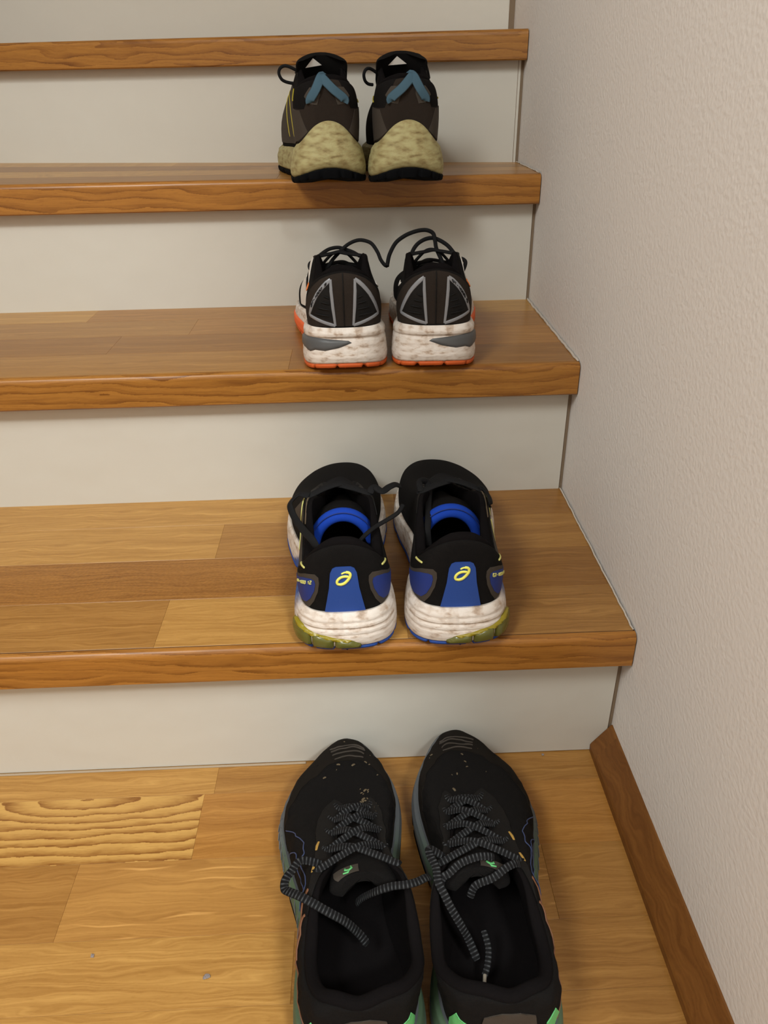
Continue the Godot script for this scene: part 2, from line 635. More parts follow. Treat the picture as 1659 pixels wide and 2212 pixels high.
func eyelet(k: float, v := 0.93, up := 1.6) -> Array:
	var p: Vector3 = upper(k, v) + normal_of(upper, k, v) * up * 0.001
	return [p.x * 1000, p.y * 1000, -p.z * 1000]


# ---------------------------------------------------------------- the parts every shoe has
func shoe_body(o: Node3D) -> void:
	sole_pts = PackedVector2Array()
	for q in SOLE:
		sole_pts.append(Vector2(q[0] * S.get("wide", 1.0) * (1.0 - S.get("taper", 0.0) * smoothstep(215, 300, q[1])), q[1] * S.get("long", 1.0)))
	var H: float = S.heel
	var D: float = S.dip
	var E: float = S.horn
	var dr: float = S.get("throat_drop", 0.0)
	var side := [[13, 12.5, lerpf(D, H, 0.92)], [23, 21, lerpf(D, H, 0.62)], [29, 38, lerpf(D, H, 0.18)], [30, 58, D], [29, 79, lerpf(D, E, 0.4)], [26, 98, E], [20, 120, E - 8 - dr], [16, 143, E - 18 - dr], [13, 163, E - 27 - dr * 0.7], [9, 178, E - 33 - dr * 0.5], [5.5, 185, E - 35 - dr * 0.5], [2.2, 187, E - 35.7 - dr * 0.5]]
	top_pts = PackedVector3Array()
	top_pts.resize(N)
	top_pts[0] = Vector3(0, S.get("heel_f", 11.0), H)
	top_pts[13] = Vector3(0, 187.5, E - 36 - dr * 0.5)
	for i in range(7, 12):
		side[i][2] += S.get("toe_lift", 0.0) * [0.2, 0.5, 1.0, 1.0, 1.0][i - 7]
	top_pts[13].z += S.get("toe_lift", 0.0)
	var cw: float = S.get("collar_w", 1.0)
	for i in 6:
		side[i][0] *= lerpf(1.0, cw, [0.6, 0.9, 1.0, 1.0, 0.9, 0.6][i])
	for i in 12:
		top_pts[i + 1] = Vector3(side[i][0], side[i][1], side[i][2])
		top_pts[N - 1 - i] = Vector3(-side[i][0], side[i][1], side[i][2])
	for i in N:
		var q := top_pts[i]
		var f: float = q.y * S.get("long", 1.0)
		top_pts[i] = Vector3(q.x * S.get("wide", 1.0) + S.get("throat_x", 2.0) * smoothstep(60, 150, f) + S.get("collar_shift", 0.0) * smoothstep(5, 35, f) * (1.0 - smoothstep(85, 130, f)), q.z, f)
	var b := Buf.new()
	b.grid(func(u, v): return upper(u * N, v), 156, 26, true)
	obj("upper", b, S.m_upper, o)
	b = Buf.new()
	b.grid(func(u, v): return lining(u * N, v), 130, 20, true)
	obj("collar_lining", b, S.m_lining, o)
	b = Buf.new()
	b.grid(func(u, v): return insole_at(u * N, v), 78, 5, true)
	obj("insole", b, S.m_insole, o)
	b = Buf.new()
	b.grid(func(u, v): return mids(u * N, v), 182, 34, true, 1, 1, S.get("mid_paint", null))
	b.grid(func(u, v):
		var p := mids(u * N, 1.0)
		var q := under(u * N)
		return p.lerp(m3(q.x * 0.8, q.y - 0.5, 20 + (q.z - 20) * 0.93), v), 130, 2, true)
	obj("midsole", b, S.m_mid, o)
	b = Buf.new()
	b.grid(func(u, v): return tread_side(u * N, v), 260, 7, true)
	obj("outsole", b, S.m_out, o)


func insole_at(k: float, v: float) -> Vector3:
	var e := lining(k, 1.0) * 1000.0
	var f := -e.z
	return m3(lerpf(e.x, 3.0 * smoothstep(60, 200, f), v), e.y - 2.0 * sin(v * PI / 2) + 0.4, f)


func tread_side(k: float, v: float) -> Vector3:      # from the middle of the underside outwards and up to the midsole
	var p := sole(k)
	var n := sole_n(k)
	var y: float = ybot(p.y) + S.get("out_bump", 0.0) * exp(-pow(wrap_k(k) / 1.3, 2.0))
	var notch := 0.0
	for c in S.notches:
		notch = maxf(notch, 1.0 - smoothstep(0.05, 0.11, absf(wrap_k(k - c))))
	var th: float = S.outsole + S.get("out_bump", 0.0) * exp(-pow(wrap_k(k) / 1.3, 2.0))
	var ring := [[-60.0, -th], [-20.0, -th], [-5.0, -th], [-0.5, -th + 0.5], [0.6, -th + 1.5], [1.2, -1.0], [0.8, 0.6], [-4.0, 0.8]]
	var r: Array = ring[roundi(v * 7)]
	var o: float = r[0] * (S.get("flare", 1.0) if r[0] > 0 else 1.0) - notch * 2.5 * float(v > 0.3)
	var yy: float = y + r[1] + notch * 1.5 * float(v > 0.1 and v < 0.6)
	if v < 0.08:
		return m3(0, yy, lerpf(p.y, 140, 0.3))
	var w: float = maxf(o, -absf(p.x) * 0.9) if o < -10 else o
	return m3(p.x + n.x * w, yy, p.y + n.y * w)


func tongue(o: Node3D, line: Array, half: float, drop: float, thick: float, m: Material) -> Callable:
	var pts := []
	for q in line:
		pts.append(Vector3(q[2] if q.size() > 2 else 0.0, q[1], q[0]))
	var path := spline(pts, 6)
	var fn := func(s: float, q: float, out: float) -> Vector3:
		var x := clampf(s, 0, 1) * (path.size() - 1)
		var i := mini(int(x), path.size() - 2)
		var p: Vector3 = path[i].lerp(path[i + 1], x - i)
		var t: Vector3 = (path[i + 1] - path[i]).normalized()
		var h: float = half * lerpf(0.5, 1.0, smoothstep(0.0, 0.6, s))
		var corner: float = clampf((s - 0.86) / 0.14, 0, 1)
		h *= sqrt(1.0 - S.get("tongue_round", 0.55) * corner * corner)
		var a := q * 1.35
		var nx := sin(a)
		var up := Vector3(0, t.z, -t.y) * -1.0
		if up.y < 0:
			up = -up
		var c := (1.0 - cos(a)) / (1.0 - cos(1.35))
		var w: Vector3 = Vector3(p.x + h * nx / sin(1.35), p.y, p.z) - up * drop * c * lerpf(0.4, 1.0, s) + (up * cos(a) + Vector3(nx, 0, 0)) * out
		return m3(w.x, w.y, w.z)
	var b := Buf.new()
	b.grid(func(u, v):
		var a: float = u * TAU
		var q := clampf(cos(a) * 1.02, -1, 1)
		var e := sin(v * PI) if v > 0.9 else 1.0
		return fn.call(v, q, sin(a) * thick * 0.5), 40, 36, true)
	var last := fn.call(1.0, 0.0, 0.0) as Vector3
	var f0 := b.v.size()
	for i in 40:
		b.add(b.v[36 * 40 + i])
	b.add(last)
	for i in 40:
		b.tri(f0 + 40, f0 + i, f0 + (i + 1) % 40)
	obj("tongue", b, m, o)
	return fn


func throat_laces(o: Node3D, rows: int, w: float, h: float, m: Material, lift := 6.0, us := 100.0) -> void:
	# crossed rows from eyelet to eyelet over the tongue
	var b := Buf.new()
	var ks := []
	for i in rows:
		ks.append(lerpf(10.1, 6.35, float(i) / (rows - 1)))
	var bar := func(ka: float, kb: float, d: float) -> void:
		var p := eyelet(ka)
		var q := eyelet(kb)
		var p2 := eyelet(ka, 0.86, 0.2)
		var q2 := eyelet(kb, 0.86, 0.2)
		var y: float = maxf(p[1], q[1])
		lace_band(b, [p2, p, [lerpf(p[0], q[0], 0.33), y + d * 0.8, lerpf(p[2], q[2], 0.33)], [lerpf(p[0], q[0], 0.67), y + d * 0.8, lerpf(p[2], q[2], 0.67)], q, q2], w, h, [Vector3(0, 1, 0.35).normalized()], us)
	bar.call(ks[0], N - ks[0], lift * 0.5)
	for i in rows - 1:
		bar.call(ks[i], N - ks[i + 1], lift * 0.75)
		bar.call(N - ks[i], ks[i + 1], lift)
	obj("lace", b, m, o)


func begin(label: String, group: String, at: Vector3, turn: float, left: bool) -> Node3D:
	mir = left
	return thing("running_shoe", label, "shoe", at, turn, group)


const FLIP := [[0, 0], [1, 0]]


# the mirror image of a list of [k, v]
func opp(poly: Array) -> Array:
	var r := []
	for q in poly:
		r.append([-q[0], q[1]])
	return r


# ---- blue heeled pair
func blue_shoe(left: bool, label: String, at: Vector3, turn: float) -> void:
	S = {"ytop": [[0, 41], [60, 37], [120, 32], [190, 27], [250, 27], [285, 33]], "heel_bump": 0.0, "bevel": 5.0, "bevel_f": 40.0, "spring": 12.0, "outsole": 4.0, "inset": 5.0, "bulge": 2.0,
		"prof": [[0, -1.0], [0.06, 1.8], [0.2, 2.8], [0.34, 2.9], [0.4, 1.9], [0.44, 2.5], [0.54, 2.2], [0.575, 0.2], [0.61, 1.9], [0.70, 1.5], [0.73, 0.4], [0.82, 0.6], [0.95, -1.8], [1.0, -4.0]],
		"prof_front": [[0, -1.0], [0.08, 0.6], [0.5, 0.2], [0.9, -1.2], [1.0, -3.6]],
		"heel": 103.0, "dip": 65.0, "horn": 96.0, "pad": 4.6, "tongue_round": 0.1, "collar_w": 1.14, "toe_lift": 3.0, "toe_full": 0.66, "notches": [0.35, 1.35, -1.3, 2.5, -2.6, 4.5, -4.5, 6.5, -6.5, 8.5, -8.5, 10.5, -10.5],
		"m_upper": M.black_mesh, "m_lining": M.black_lining, "m_insole": M.black_lining, "m_mid": M.dirty_white, "m_out": M.blue_rubber}
	S.mid_paint = func(u, v):
		var d := wrap_k(u * N)
		var a: float = smoothstep(2.4, 3.8, d + (v - 0.7) * 1.2) * (1.0 - smoothstep(6.3, 6.5, d + (v - 0.5) * 1.2))
		return Color.WHITE.lerp(Color(0.06, 0.16, 0.55), a)
	var o := begin(label, "black and blue running shoes side by side on the lowest tread", at, turn, left)
	shoe_body(o)
	# heel tab and its emblem
	var tab := []
	for q in [[0.80, 0.0], [0.68, 0.12], [0.57, 0.26], [0.54, 0.36], [0.52, 0.43], [0.44, 0.485], [0.3, 0.505]]:
		tab.append(q)
	for i in range(6, -1, -1):
		tab.append([-tab[i][0], tab[i][1]])
	var heel_tab := patch("heel_tab", upper, tab, 0.9, M.blue_rubber, o)
	var sg := -1.0 if left else 1.0
	var b := Buf.new()
	var put := func(x: float, y: float) -> Array:
		return [sg * (x - 938.0) / 6.14 / 2.45 / 19.0, 0.365 - (y - 382.0) / 6.14 / 2.45 / 62.0]
	for l in [[[[915, 331], [945, 317], [978, 314]], 1.1], [[[965, 313], [1000, 320], [1014, 345], [1000, 385]], 2.0], [[[1008, 366], [982, 402], [942, 434], [900, 445]], 2.1], [[[915, 446], [872, 438], [864, 412], [884, 384], [918, 366], [958, 361], [992, 366]], 1.9]]:
		var pts := []
		for q in l[0]:
			pts.append(put.call(q[0], q[1]))
		line_on(b, upper, pts, l[1] * 1.15, 1.9, true)
	obj("emblem", b, M.yellow_print, heel_tab)
	# quarter panels: a grey-brown border and a blue field
	for s in [1, -1]:
		var outer := [[1.75, 0.025], [1.35, 0.109], [1.08, 0.218], [1.0, 0.319], [1.04, 0.386], [1.25, 0.437], [2.0, 0.483], [2.9, 0.504], [3.7, 0.470], [3.75, 0.252], [3.5, 0.084], [2.6, 0.025]]
		var inner := [[1.95, 0.084], [1.55, 0.143], [1.27, 0.235], [1.2, 0.311], [1.26, 0.361], [1.5, 0.391], [2.1, 0.424], [2.9, 0.437], [3.45, 0.412], [3.5, 0.252], [3.3, 0.118], [2.6, 0.071]]
		patch("quarter_border", upper, outer if s > 0 else opp(outer), 0.5, M.grey_brown, o)
		patch("quarter_panel", upper, inner if s > 0 else opp(inner), 0.9, M.blue_panel, o)
	lettering(upper, "GT-1000 12", Vector2(1.38, 0.325), Vector2(2.75, 0.345), 0.04, 0.4, M.pale_yellow, o)
	patch("side_overlay", upper, [[2.4, 0.78], [3.0, 0.68], [4.2, 0.62], [5.6, 0.42], [6.4, 0.3], [7.2, 0.35], [6.6, 0.62], [5.6, 0.75], [4.4, 0.86], [3.2, 0.92]], 0.4, M.grey_brown, o)
	stroke("side_stripe", upper, [[[2.0, 0.58], [2.3, 0.65], [2.6, 0.74], [2.9, 0.84]], [[5.6, 0.5], [6.0, 0.66], [6.5, 0.74]], [[4.6, 0.46], [5.0, 0.62], [5.2, 0.72]], [[4.6, 0.46], [5.0, 0.5], [5.3, 0.56]]], 1.7, 1.2, M.pale_yellow, o)
	stroke("side_stripe", upper, [[[-2.0, 0.58], [-2.3, 0.65], [-2.6, 0.74], [-2.9, 0.84]]], 1.7, 1.2, M.pale_yellow, o)
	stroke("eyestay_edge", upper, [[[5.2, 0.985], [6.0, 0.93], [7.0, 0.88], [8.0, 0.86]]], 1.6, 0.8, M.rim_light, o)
	patch("eyestay", upper, [[5.4, 0.99], [6.0, 0.86], [8, 0.8], [10, 0.84], [10.5, 0.99]], 0.7, M.black_smooth, o)
	patch("eyestay", upper, opp([[5.4, 0.99], [6.0, 0.86], [8, 0.8], [10, 0.84], [10.5, 0.99]]), 0.7, M.black_smooth, o)
	# gel cushion on the outer heel
	var gel := []
	for l in [[[-0.55, 0.02], [-0.5, 0.13], [-0.2, 0.25], [0.4, 0.33], [0.42, 0.02]], [[0.46, 0.02], [0.44, 0.34], [0.9, 0.41], [1.3, 0.47], [1.32, 0.04]], [[1.38, 0.05], [1.36, 0.48], [1.9, 0.55], [2.5, 0.57], [2.9, 0.46], [2.8, 0.2], [2.3, 0.05]]]:
		patch("gel_cushion", mids, l, 3.4, M.gel_olive, o, 4.5, 0.1)
	patch("gel_band", mids, [[-0.3, 0.22], [-0.15, 0.27], [0.4, 0.35], [0.9, 0.42], [1.35, 0.48], [1.9, 0.56], [2.5, 0.58], [2.95, 0.47], [2.5, 0.48], [1.9, 0.445], [1.35, 0.38], [0.9, 0.33], [0.4, 0.27], [0.0, 0.22]], 3.8, M.gel_yellow, o, 4.0, 0.1)
	# tongue with its blue padded rim
	var fn := tongue(o, [[178, 56], [150, 66], [125, 78], [104, 84], [92, 84]], 27.0, 27.0, 6.0, M.black_mesh)
	b = Buf.new()
	var pts := PackedVector3Array()
	var ups := []
	for i in 25:
		var q := lerpf(-1.08, 1.08, i / 24.0)
		pts.append(fn.call(1.0, q, 0.5))
		ups.append(Vector3(sin(q * 1.2), cos(q * 1.2), 0.5).normalized())
	b.tube(pts, 0.014, 0.010, ups, 14)
	obj("tongue_rim", b, M.blue_cloth, o)
	b = Buf.new()
	for i in pts.size():
		pts[i] += (ups[i] as Vector3) * 0.0046 + Vector3(0, 0, 0.0025)
	b.tube(pts, 0.0012, 0.0012, ups, 6)
	obj("seam", b, M.blue_panel, o)
	throat_laces(o, 6, 6.5, 2.0, M.black_lace)
	b = Buf.new()
	if left:
		lace_band(b, [eyelet(6.3), [38, 97, 110], [45.7, 93, 104], [46, 90, 97], [40, 85, 82], [31, 84, 62], [26, 84, 52], [21, 78, 46], [16, 66, 50]], 7.0, 2.4, [Vector3(1, 1, 0).normalized()])
		obj("lace_end", b, M.black_lace, o)
		b = Buf.new()
		lace_band(b, [eyelet(N - 6.3), [-30, 101, 111], [-37, 99, 106], [-44, 100, 112], [-50, 99, 118], [-55, 95, 122]], 7.0, 2.4, [Vector3(0, 1, 0.4).normalized()])
		obj("lace_end", b, M.black_lace, o)
		b = Buf.new()
		lace_band(b, [[-8, 60, 70], [-20, 78.5, 65], [-31, 82, 74], [-40, 84, 80], [-50, 88, 85], [-55, 92, 92]], 4.2, 2.6, [Vector3(0, 1, 0.4).normalized()])
		obj("lace_end", b, M.black_lace, o)
	else:
		lace_band(b, [eyelet(N - 6.3), [-26, 101, 118], [-19, 98, 124], [-17, 92, 120], [-18, 86, 112], [-19.5, 83, 98], [-21, 79, 84], [-22, 72, 75], [-21, 60, 72]], 6.0, 2.4, [Vector3(0, 0.4, 1).normalized()])
		obj("lace_end", b, M.black_lace, o)
		b = Buf.new()
		lace_band(b, [eyelet(6.3), [31, 97, 110], [36, 92, 104], [37, 87, 98], [33, 84, 100], [28, 88, 108]], 7.0, 2.4, [Vector3(1, 1, 0).normalized()])
		obj("lace_end", b, M.black_lace, o)
	mir = false


# ---- orange soled pair
func orange_shoe(left: bool, label: String, at: Vector3, turn: float) -> void:
	S = {"ytop": [[0, 47], [60, 42], [120, 34], [190, 28], [250, 28], [285, 34]], "bevel": 6.0, "bevel_f": 40.0, "spring": 12.0, "outsole": 4.5, "inset": 5.5, "bulge": 2.2,
		"prof": [[0, -1.0], [0.06, 1.6], [0.2, 2.6], [0.34, 1.8], [0.5, 0.6], [0.66, -0.6], [0.7, -2.2], [0.73, -2.2], [0.77, -0.2], [0.86, 0.2], [0.95, -1.8], [1.0, -4.4]],
		"prof_front": [[0, -1.0], [0.08, 0.6], [0.5, 0.4], [0.9, -1.2], [1.0, -3.6]],
		"heel": 101.0, "dip": 82.0, "horn": 100.0, "throat_drop": 9.0, "pad": 5.0, "heel_f": 14.0, "notches": [0.4, -0.85, 1.7, -2.0, 3.2, -3.4, 5, -5, 7, -7, 8.5, -8.5, 10.5, -10.5],
		"m_upper": M.black_mesh, "m_lining": M.black_lining, "m_insole": M.black_lining, "m_mid": M.dirty_white, "m_out": M.orange_rubber}
	var o := begin(label, "orange soled running shoes side by side on the middle tread", at, turn, left)
	shoe_body(o)
	patch("heel_counter", upper, [[-2.9, 0.02], [-3.2, 0.3], [-2.3, 0.6], [-1.5, 0.74], [-0.7, 0.82], [0, 0.85], [0.7, 0.82], [1.5, 0.74], [2.3, 0.6], [3.2, 0.3], [2.9, 0.02]], 0.5, M.brown_mesh, o)
	stroke("heel_seam", upper, [[[0.0, 0.02], [0, 0.4], [0.0, 0.83]]], 1.2, 1.3, M.black_smooth, o)
	for s in [1.0, -1.0]:
		var tri_ := [[0.42 * s, 0.03], [0.68 * s, 0.69], [2.3 * s, 0.17]]
		patch("counter_window", upper, [[0.52 * s, 0.08], [0.72 * s, 0.62], [2.1 * s, 0.19]], 0.8, M.black_smooth, o)
		var b2 := Buf.new()
		line_on(b2, upper, [tri_[0], tri_[1]], 3.2, 1.3, false)
		line_on(b2, upper, [tri_[1], [1.5 * s, 0.45], tri_[2]], 4.2, 1.3, false)
		line_on(b2, upper, [tri_[2], tri_[0]], 3.4, 1.3, false)
		obj("heel_triangle", b2, M.silver_print, o)
		var ribs := []
		for i in 4:
			var v := 0.17 + 0.075 * i
			ribs.append([[0.68 * s, v - 0.02], [(1.55 - i * 0.2) * s, v + 0.015]])
		stroke("rib", upper, ribs, 1.3, 2.2, M.black_smooth, o, false)
	lettering(upper, "GT-1000 9", Vector2(0.86, 0.6), Vector2(1.95, 0.275), 0.045, 0.5, M.black_smooth, o)
	# grey plate on the outer side of the heel
	patch("heel_plate", mids, [[-0.15, 0.66], [-0.3, 0.60], [0.3, 0.47], [0.9, 0.40], [1.5, 0.42], [1.9, 0.37], [2.4, 0.42], [3.2, 0.48], [3.6, 0.7], [2.8, 0.74], [1.6, 0.74], [0.7, 0.70]], 1.5, M.plate_grey, o, 2.0, 0.12)
	patch("orange_band", mids, [[4.6, 0.06], [4.6, 0.34], [6, 0.5], [8, 0.55], [10, 0.5], [10.4, 0.1], [8, 0.03], [6, 0.03]], 1.6, M.orange_band, o, 1.5)
	patch("side_overlay", upper, [[4.2, 0.05], [4.0, 0.35], [5.0, 0.62], [5.8, 0.9], [6.3, 0.9], [6.0, 0.55], [5.4, 0.05]], 0.6, M.white_print, o)
	patch("side_overlay", upper, [[6.2, 0.05], [6.6, 0.4], [7.2, 0.75], [7.8, 0.75], [7.6, 0.4], [7.4, 0.05]], 0.6, M.white_print, o)
	stroke("side_tab", upper, [[[3.3, 0.66], [4.2, 0.68]]], 6.0, 1.4, M.orange_print, o, false)
	stroke("side_tab", upper, [[[-3.1, 0.74], [-3.5, 0.7], [-4.2, 0.7]]], 4.0, 1.2, M.white_print, o, false)
	patch("eyestay", upper, [[5.4, 0.99], [6.0, 0.84], [8, 0.8], [10, 0.84], [10.5, 0.99]], 0.8, M.black_smooth, o)
	patch("eyestay", upper, opp([[5.4, 0.99], [6.0, 0.84], [8, 0.8], [10, 0.84], [10.5, 0.99]]), 0.8, M.black_smooth, o)
	tongue(o, [[178, 53], [150, 61], [125, 70], [106, 77], [96, 80]], 26.0, 17.0, 6.0, M.black_mesh)
	throat_laces(o, 6, 5.0, 2.6, M.black_lace, 2.5)
	var b := Buf.new()
	if left:
		lace_band(b, [[18, 80, 116], [10, 91, 120], [-3, 102.6, 125], [-12, 108, 126], [-20.7, 110.4, 124.6], [-29, 109.5, 121], [-34.7, 106.5, 118], [-40, 99, 113], [-43, 92, 109], [-47, 87, 105], [-50, 86, 103]], 4.0, 4.0, [Vector3.BACK])
		obj("lace_loop", b, M.black_lace, o)
		b = Buf.new()
		lace_band(b, [[27, 78, 98], [34, 84, 102], [35, 90, 105], [29, 93.5, 110], [24.1, 96.8, 115], [17, 100.5, 121], [11, 102.2, 125], [3, 102.5, 128], [-3.3, 100.7, 128], [-13, 97.5, 126], [-21, 93, 124]], 4.0, 4.0, [Vector3.BACK])
		obj("lace_loop", b, M.black_lace, o)
	else:
		lace_band(b, [[-48, 86, 101], [-47.5, 89, 103], [-45, 98, 106], [-38.3, 108.5, 112], [-29, 114.5, 117], [-20.7, 117.6, 120], [-11, 119.3, 124], [-3, 119, 125], [3.5, 115.5, 125], [5.5, 108, 122], [7, 100.3, 120], [12, 90, 115], [16, 82, 112]], 4.4, 4.4, [Vector3.BACK])
		obj("lace_loop", b, M.black_lace, o)
		b = Buf.new()
		lace_band(b, [[-23, 88, 118], [-20.7, 95, 120], [-17, 101.5, 123], [-11.8, 106.3, 125], [-4, 109.5, 128], [4, 110.2, 128], [12, 107.6, 125], [19.6, 103, 122], [25, 97.5, 116], [29, 92, 112], [35, 91.5, 105], [38, 88, 103], [35, 80, 100], [31, 76, 98]], 4.4, 4.4, [Vector3.BACK])
		obj("lace_loop", b, M.black_lace, o)
	mir = false


# ---- lime soled trail pair
func trail_shoe(left: bool, label: String, at: Vector3, turn: float) -> void:
	S = {"ytop": [[0, 47], [30, 42], [60, 37], [120, 33], [190, 31], [250, 31], [285, 36]], "heel_bump": 19.0, "out_bump": 5.0, "bevel": 7.0, "bevel_f": 45.0, "spring": 12.0, "outsole": 6.0, "wide": 0.97, "tongue_round": 0.4, "inset": 7.0, "bulge": 3.0,
		"prof": [[0, -2.5], [0.05, 0.6], [0.16, 2.6], [0.28, 2.8], [0.42, 1.4], [0.6, -0.4], [0.8, -2.6], [0.94, -5.2], [1.0, -7.4]],
		"prof_front": [[0, -1.5], [0.08, 1.2], [0.5, 1.4], [0.85, -1.0], [1.0, -5.0]],
		"heel": 106.0, "dip": 99.0, "horn": 116.0, "pad": 5.0, "heel_f": 15.0, "flare": 1.5, "notches": [-0.5, 0.5, 1.3, -1.3, 2.0, -2.0, 2.8, -2.8, 3.7, -3.7, 5, -5, 6, -6, 7, -7, 8, -8, 9, -9, 10, -10, 11, -11],
		"m_upper": M.black_mesh, "m_lining": M.black_lining, "m_insole": M.black_lining, "m_mid": M.dirty_lime, "m_out": M.black_rubber}
	var o := begin(label, "muddy trail shoes side by side on the upper tread", at, turn, left)
	shoe_body(o)
	patch("heel_counter", upper, [[-3.0, 0.03], [-2.7, 0.42], [-1.5, 0.34], [-1.05, 0.5], [-0.9, 0.85], [0, 0.95], [0.9, 0.85], [1.05, 0.5], [1.5, 0.34], [2.7, 0.42], [3.0, 0.03], [1.5, 0.02], [0, 0.02], [-1.5, 0.02]], 0.4, M.brown_mesh, o)
	for s in [1.0, -1.0]:
		patch("heel_overlay", upper, [[0.55 * s, 0.30], [0.4 * s, 0.45], [0.45 * s, 0.62], [1.1 * s, 0.66], [1.5 * s, 0.52], [1.0 * s, 0.36]], 0.9, M.grey_brown, o)
		patch("side_overlay", upper, [[1.3 * s, 0.04], [2.0 * s, 0.36], [3.2 * s, 0.44], [4.5 * s, 0.3], [4.6 * s, 0.04]], 0.8, M.grey_brown, o)
	patch("side_overlay", upper, [[5.2, 0.04], [5.6, 0.5], [6.6, 0.7], [8.5, 0.6], [10, 0.4], [10, 0.04]], 0.8, M.grey_brown, o)
	stroke("side_stripe", upper, [[[3.3, 0.56], [3.9, 0.6], [4.8, 0.7]], [[6.0, 0.1], [6.5, 0.45], [7.4, 0.68]], [[7.6, 0.62], [7.0, 0.4], [6.6, 0.1]]], 2.0, 1.4, M.lime_print, o)
	stroke("side_stripe", upper, [[[-3.0, 0.5], [-3.5, 0.56], [-4.0, 0.62]]], 1.8, 1.2, M.lime_print, o)
	# webbing pull tab: two strips from the top of the heel
	var b := Buf.new()
	var sg := 1.0
	var top := upper(0.0, 1.0) * 1000.0
	var e1 := upper(0.98, 0.44) * 1000.0
	var e2 := upper(-0.98, 0.44) * 1000.0
	for e in [[e1, 4.0], [e2, 8.0]]:
		var p: Vector3 = e[0]
		lace_band(b, [[p.x * 1.02, p.y - 4, -p.z - 0.5], [p.x * 1.0, p.y, -p.z - 2.5], [lerpf(p.x, e[1], 0.45), lerpf(p.y, top.y, 0.5), lerpf(-p.z, -top.z, 0.5) - 6.5], [lerpf(p.x, e[1], 0.85), top.y + 1.0, -top.z - 4.5], [e[1] * 0.8, top.y + 3.0, -top.z + 3.0], [e[1] * 0.5, top.y - 6, -top.z + 10]], 10.0, 1.8, [Vector3(0, 0.45, 0.9).normalized()])
	obj("pull_tab", b, M.teal_web, o)
	stroke("pull_tab_stitch", upper, [[[0.75, 0.39], [1.2, 0.42]]], 3.0, 1.8, M.teal_web, o, false)
	stroke("pull_tab_stitch", upper, [[[-0.75, 0.39], [-1.2, 0.42]]], 3.0, 1.8, M.teal_web, o, false)
	patch("eyestay", upper, [[5.2, 0.99], [6.0, 0.82], [8, 0.78], [10, 0.82], [10.5, 0.99]], 0.8, M.black_smooth, o)
	patch("eyestay", upper, opp([[5.2, 0.99], [6.0, 0.82], [8, 0.78], [10, 0.82], [10.5, 0.99]]), 0.8, M.black_smooth, o)
	var fn := tongue(o, [[178, 68], [150, 84], [125, 100], [110, 114], [102, 124], [98, 132]], 29.0, 17.0, 8.0, M.black_mesh)
	b = Buf.new()
	var c0 := fn.call(0.93, 0.30 if left else -0.15, -4.4) as Vector3
	var c1 := fn.call(0.78, 0.62 if left else -0.48, -4.6) as Vector3
	var c2 := fn.call(0.78, -0.02 if left else 0.2, -4.6) as Vector3
	var bk := Vector3(0, 0, 0.0012)
	b.prism([[c1, c2, c0], [c1 + bk, c2 + bk, c0 + bk]])
	obj("care_label", b, M.white_print, o)
	throat_laces(o, 6, 5.0, 2.4, M.black_lace)
	b = Buf.new()
	if left:
		lace_band(b, [[10, 103, 112], [16.5, 107, 111.8], [25, 113.5, 110.4], [34.7, 118.6, 108.3], [42, 120.6, 109], [47.5, 118.5, 109], [49.8, 113.5, 109.6], [47.5, 107.5, 110], [43, 104.5, 111], [36, 102.8, 112], [27, 102, 112.7], [18, 101, 113]], 3.6, 2.6, [Vector3.BACK])
	else:
		lace_band(b, [[-24, 109, 113], [-30.3, 113.6, 111], [-36.5, 116.4, 107], [-41, 115, 105], [-43.3, 110, 104.3], [-42, 104, 106], [-38, 100.5, 109], [-32, 99.5, 111]], 3.6, 2.6, [Vector3.BACK])
	obj("lace_loop", b, M.black_lace, o)
	if not left:
		b = Buf.new()
		lace_band(b, [[4, 121, 112], [13, 128, 106], [21, 128, 104], [27, 122, 103], [31, 112, 104], [33, 104, 106]], 6.0, 2.4, [Vector3(0, 0.6, 0.8).normalized()])
		obj("lace_end", b, M.black_lace, o)
	mir = false


